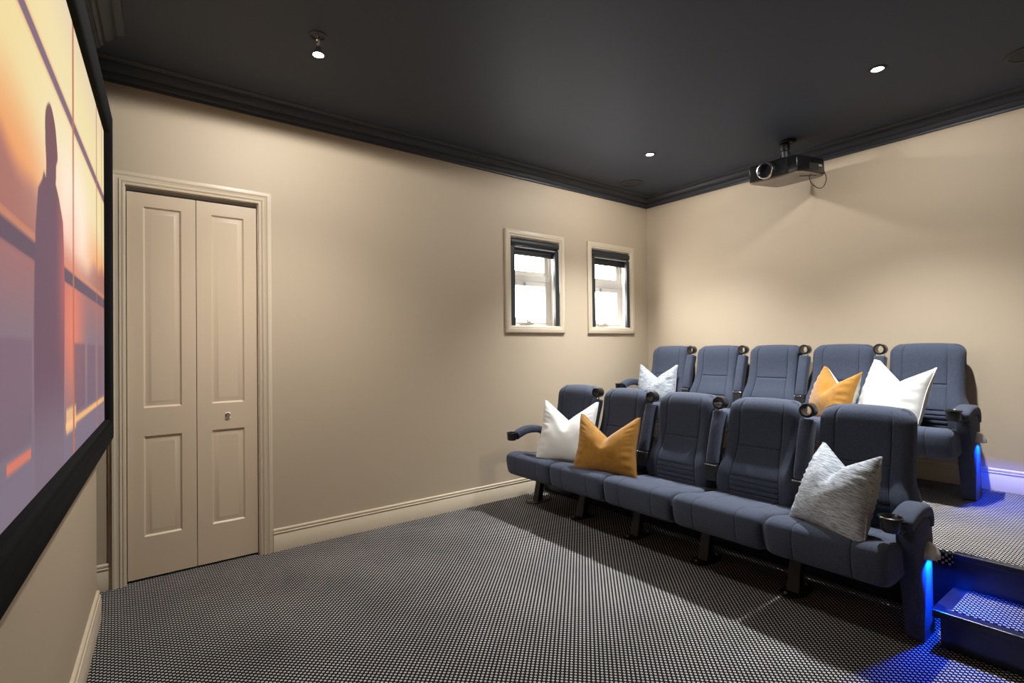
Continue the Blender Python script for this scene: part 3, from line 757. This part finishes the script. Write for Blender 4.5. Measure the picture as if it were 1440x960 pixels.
cp = MB(); cp.lathe([(.062, 0), (.062, .012), (.05, .022), (.0001, .022)], (PX - .0, PYY + .02, H - .0225), 2, 28, (True, False))
o = cp.build('ceiling_plate', M['black_matte'], None, smooth=40); o.parent = pj; o.matrix_parent_inverse = Matrix.LocRotScale(pj.location, pj.rotation_euler, None).inverted()
cb = MB(); cb.tube(catmull([(hw - .01, -.02, -hh), (hw - .02, -.02, -hh - .03), (hw - .01, .0, -hh - .075), (hw + .01, .05, -hh - .105), (hw + .02, .11, -hh - .09), (hw + .018, .17, -hh - .03), (hw - .002, .19, -.03)], 6), .003, 8)
cb.build('cable', M['wire'], pj, smooth=60)
cb2 = MB(); cb2.tube([(hw - .07, -.06, -hh - .002), (hw - .02, .06, -hh - .004), (hw, .17, -hh + .012)], .0025, 6); cb2.build('cable', M['wire'], pj, smooth=60)

# ------------------------------------------------------------------ downlights and ceiling speakers
LIGHTS = [(.926, -3.726, 'lamp hanging loose below its ceiling hole, nearest the door'), (.870, -1.054, 'flush in the dark ceiling above the front row left'), (2.472, -1.072, 'flush in the dark ceiling right of the projector')]
for i, (x, y, txt) in enumerate(LIGHTS):
    if i == 3: lab = 'round downlight in the dark ceiling nearest the camera, in front of the screen'
    else: lab = 'bright round downlight, ' + txt
    d = thing('downlight', lab, 'ceiling light', (x, y, H), 'bright ceiling downlights')
    drop = .105 if i == 0 else 0.
    if i != 0:
        MB().lathe([(.030, .0), (.030, -.004), (.040, -.006), (.046, -.003), (.047, 0)], (0, 0, 0), 2, 32).build('trim_ring', M['black_matte'], d, smooth=40)
        MB().lathe([(.0001, -.002), (.028, -.002), (.030, -.001)], (0, 0, 0), 2, 32).build('lamp_face', M['lamp'], d, smooth=0)
    else:
        MB().lathe([(.034, .0), (.034, -.004), (.042, -.005), (.046, 0)], (0, 0, 0), 2, 32).build('trim_ring', M['black_matte'], d, smooth=40)
        m = MB(); m.tube(catmull([(.0, 0, 0), (.008, .004, -.03), (.012, -.006, -.05), (.006, .0, -.062)], 5), .003, 8); m.tube([(-.006, 0, 0), (-.004, .006, -.03), (.002, 0, -.062)], .003, 8)
        m.build('lamp_wire', M['joinery'], d, smooth=60)
        m = MB(); m.box(-.022, -.004, -.004, .004, -.016, -.006); m.box(.004, .018, -.004, .004, -.028, -.010); m.build('spring_clip', M['chrome'], d, bevel=.001)
        m = MB(); m.lathe([(.0001, .0), (.012, .0), (.014, -.012), (.024, -.034), (.026, -.040)], (.006, 0, -.060), 2, 28, (False, False)); b_ = m.build('bulb', M['chrome'], d, smooth=40)
        MB().lathe([(.0001, -.044), (.015, -.043), (.0255, -.040)], (.006, 0, -.060), 2, 28).build('lamp_face', M['lamp'], b_, smooth=0)
    # each lamp throws a hot centre beam and a wide weaker spill
    for nm, en, ang, bl_ in (('downlight_beam', (110, 500, 500)[i], (120, 104, 104)[i], 1.), ('downlight_spill', (62, 46, 46)[i], 179, .10)):
        ld = bpy.data.lights.new(nm, 'SPOT'); ld.energy = en; ld.spot_size = R(ang); ld.spot_blend = bl_; ld.shadow_soft_size = .036; ld.color = (.93, .965, 1.) if nm == 'downlight_beam' and i else (1., .985, .965)
        lo = bpy.data.objects.new(nm, ld); COL.objects.link(lo); lo.parent = d; lo.location = (.006 if i == 0 else 0, 0, -.012 - drop)
for x, y, lab in ((.29, -.59, 'flush round ceiling speaker in the corner above the windows'), (3.03, -.59, 'flush round ceiling speaker cut by the right edge of the photo')):
    d = thing('ceiling_speaker', lab, 'speaker', (x, y, H), 'round ceiling speakers')
    MB().lathe([(.088, -.001), (.088, -.005), (.098, -.007), (.104, -.004), (.105, 0)], (0, 0, 0), 2, 48).build('speaker_rim', M['black_matte'], d, smooth=40)
    MB().lathe([(.0001, -.004), (.06, -.004), (.089, -.0025)], (0, 0, 0), 2, 48).build('speaker_grille', noise_bump(mat('grille', (.026, .026, .028), .7), 900, .5, .001), d, smooth=40)

# blue courtesy lights under the two aisle caps
for k in (4, 9):
    s_ = seats[k]
    ld = bpy.data.lights.new('courtesy_light', 'SPOT'); ld.energy = (34., 20.)[k == 9]; ld.spot_size = R(144); ld.spot_blend = .4; ld.shadow_soft_size = .008; ld.color = (.0, .05, 1.)
    lo = bpy.data.objects.new('courtesy_light', ld); COL.objects.link(lo); lo.parent = s_; lo.location = (S / 2 + .042 + .024, -.170, .342)

# ------------------------------------------------------------------ daylight outside
wd = bpy.data.worlds.new('sky'); SC.world = wd; wd.use_nodes = True
bg = wd.node_tree.nodes['Background']; bg.inputs[0].default_value = (1., .985, .96, 1); bg.inputs[1].default_value = 24.
for i, (a, b) in enumerate(WINS):
    ld = bpy.data.lights.new('window_portal', 'AREA'); ld.shape = 'RECTANGLE'; ld.size = b - a; ld.size_y = WZ1 - WZ0
    lo = bpy.data.objects.new('window_portal', ld); COL.objects.link(lo); lo.location = (-T - .005, (a + b) / 2, (WZ0 + WZ1) / 2)
    lo.rotation_euler = (0, R(-90), 0); ld.cycles.is_portal = True
    lo.rotation_euler = Vector((1, 0, 0)).to_track_quat('-Z', 'Y').to_euler()
    ld.size, ld.size_y = b - a, WZ1 - WZ0

# ------------------------------------------------------------------ camera
f, yaw, pitch, roll, cx, cy = 733.12, .6511, .011, -.0118, 3.5484, -4.5332
Fw = Vector((-math.cos(yaw) * math.cos(pitch), math.sin(yaw) * math.cos(pitch), math.sin(pitch)))
Rt = Vector((math.sin(yaw), math.cos(yaw), 0)); Up = Rt.cross(Fw)
R2 = Rt * math.cos(roll) + Up * math.sin(roll); U2 = -Rt * math.sin(roll) + Up * math.cos(roll)
cd = bpy.data.cameras.new('camera'); co_ = bpy.data.objects.new('camera', cd); COL.objects.link(co_)
mw = Matrix((R2, U2, -Fw)).transposed().to_4x4(); mw.translation = (cx, cy, 1.27); co_.matrix_world = mw
cd.sensor_width = 36; cd.lens = f * 36 / 1440; cd.clip_start = .02
SC.camera = co_
vs_ = SC.view_settings; vs_.view_transform = 'Standard'; vs_.look = 'None'; vs_.gamma = 1; vs_.exposure = 0.; vs_.use_curve_mapping = False
SC.cycles.max_bounces = 10; SC.cycles.diffuse_bounces = 6; SC.cycles.sample_clamp_indirect = 6
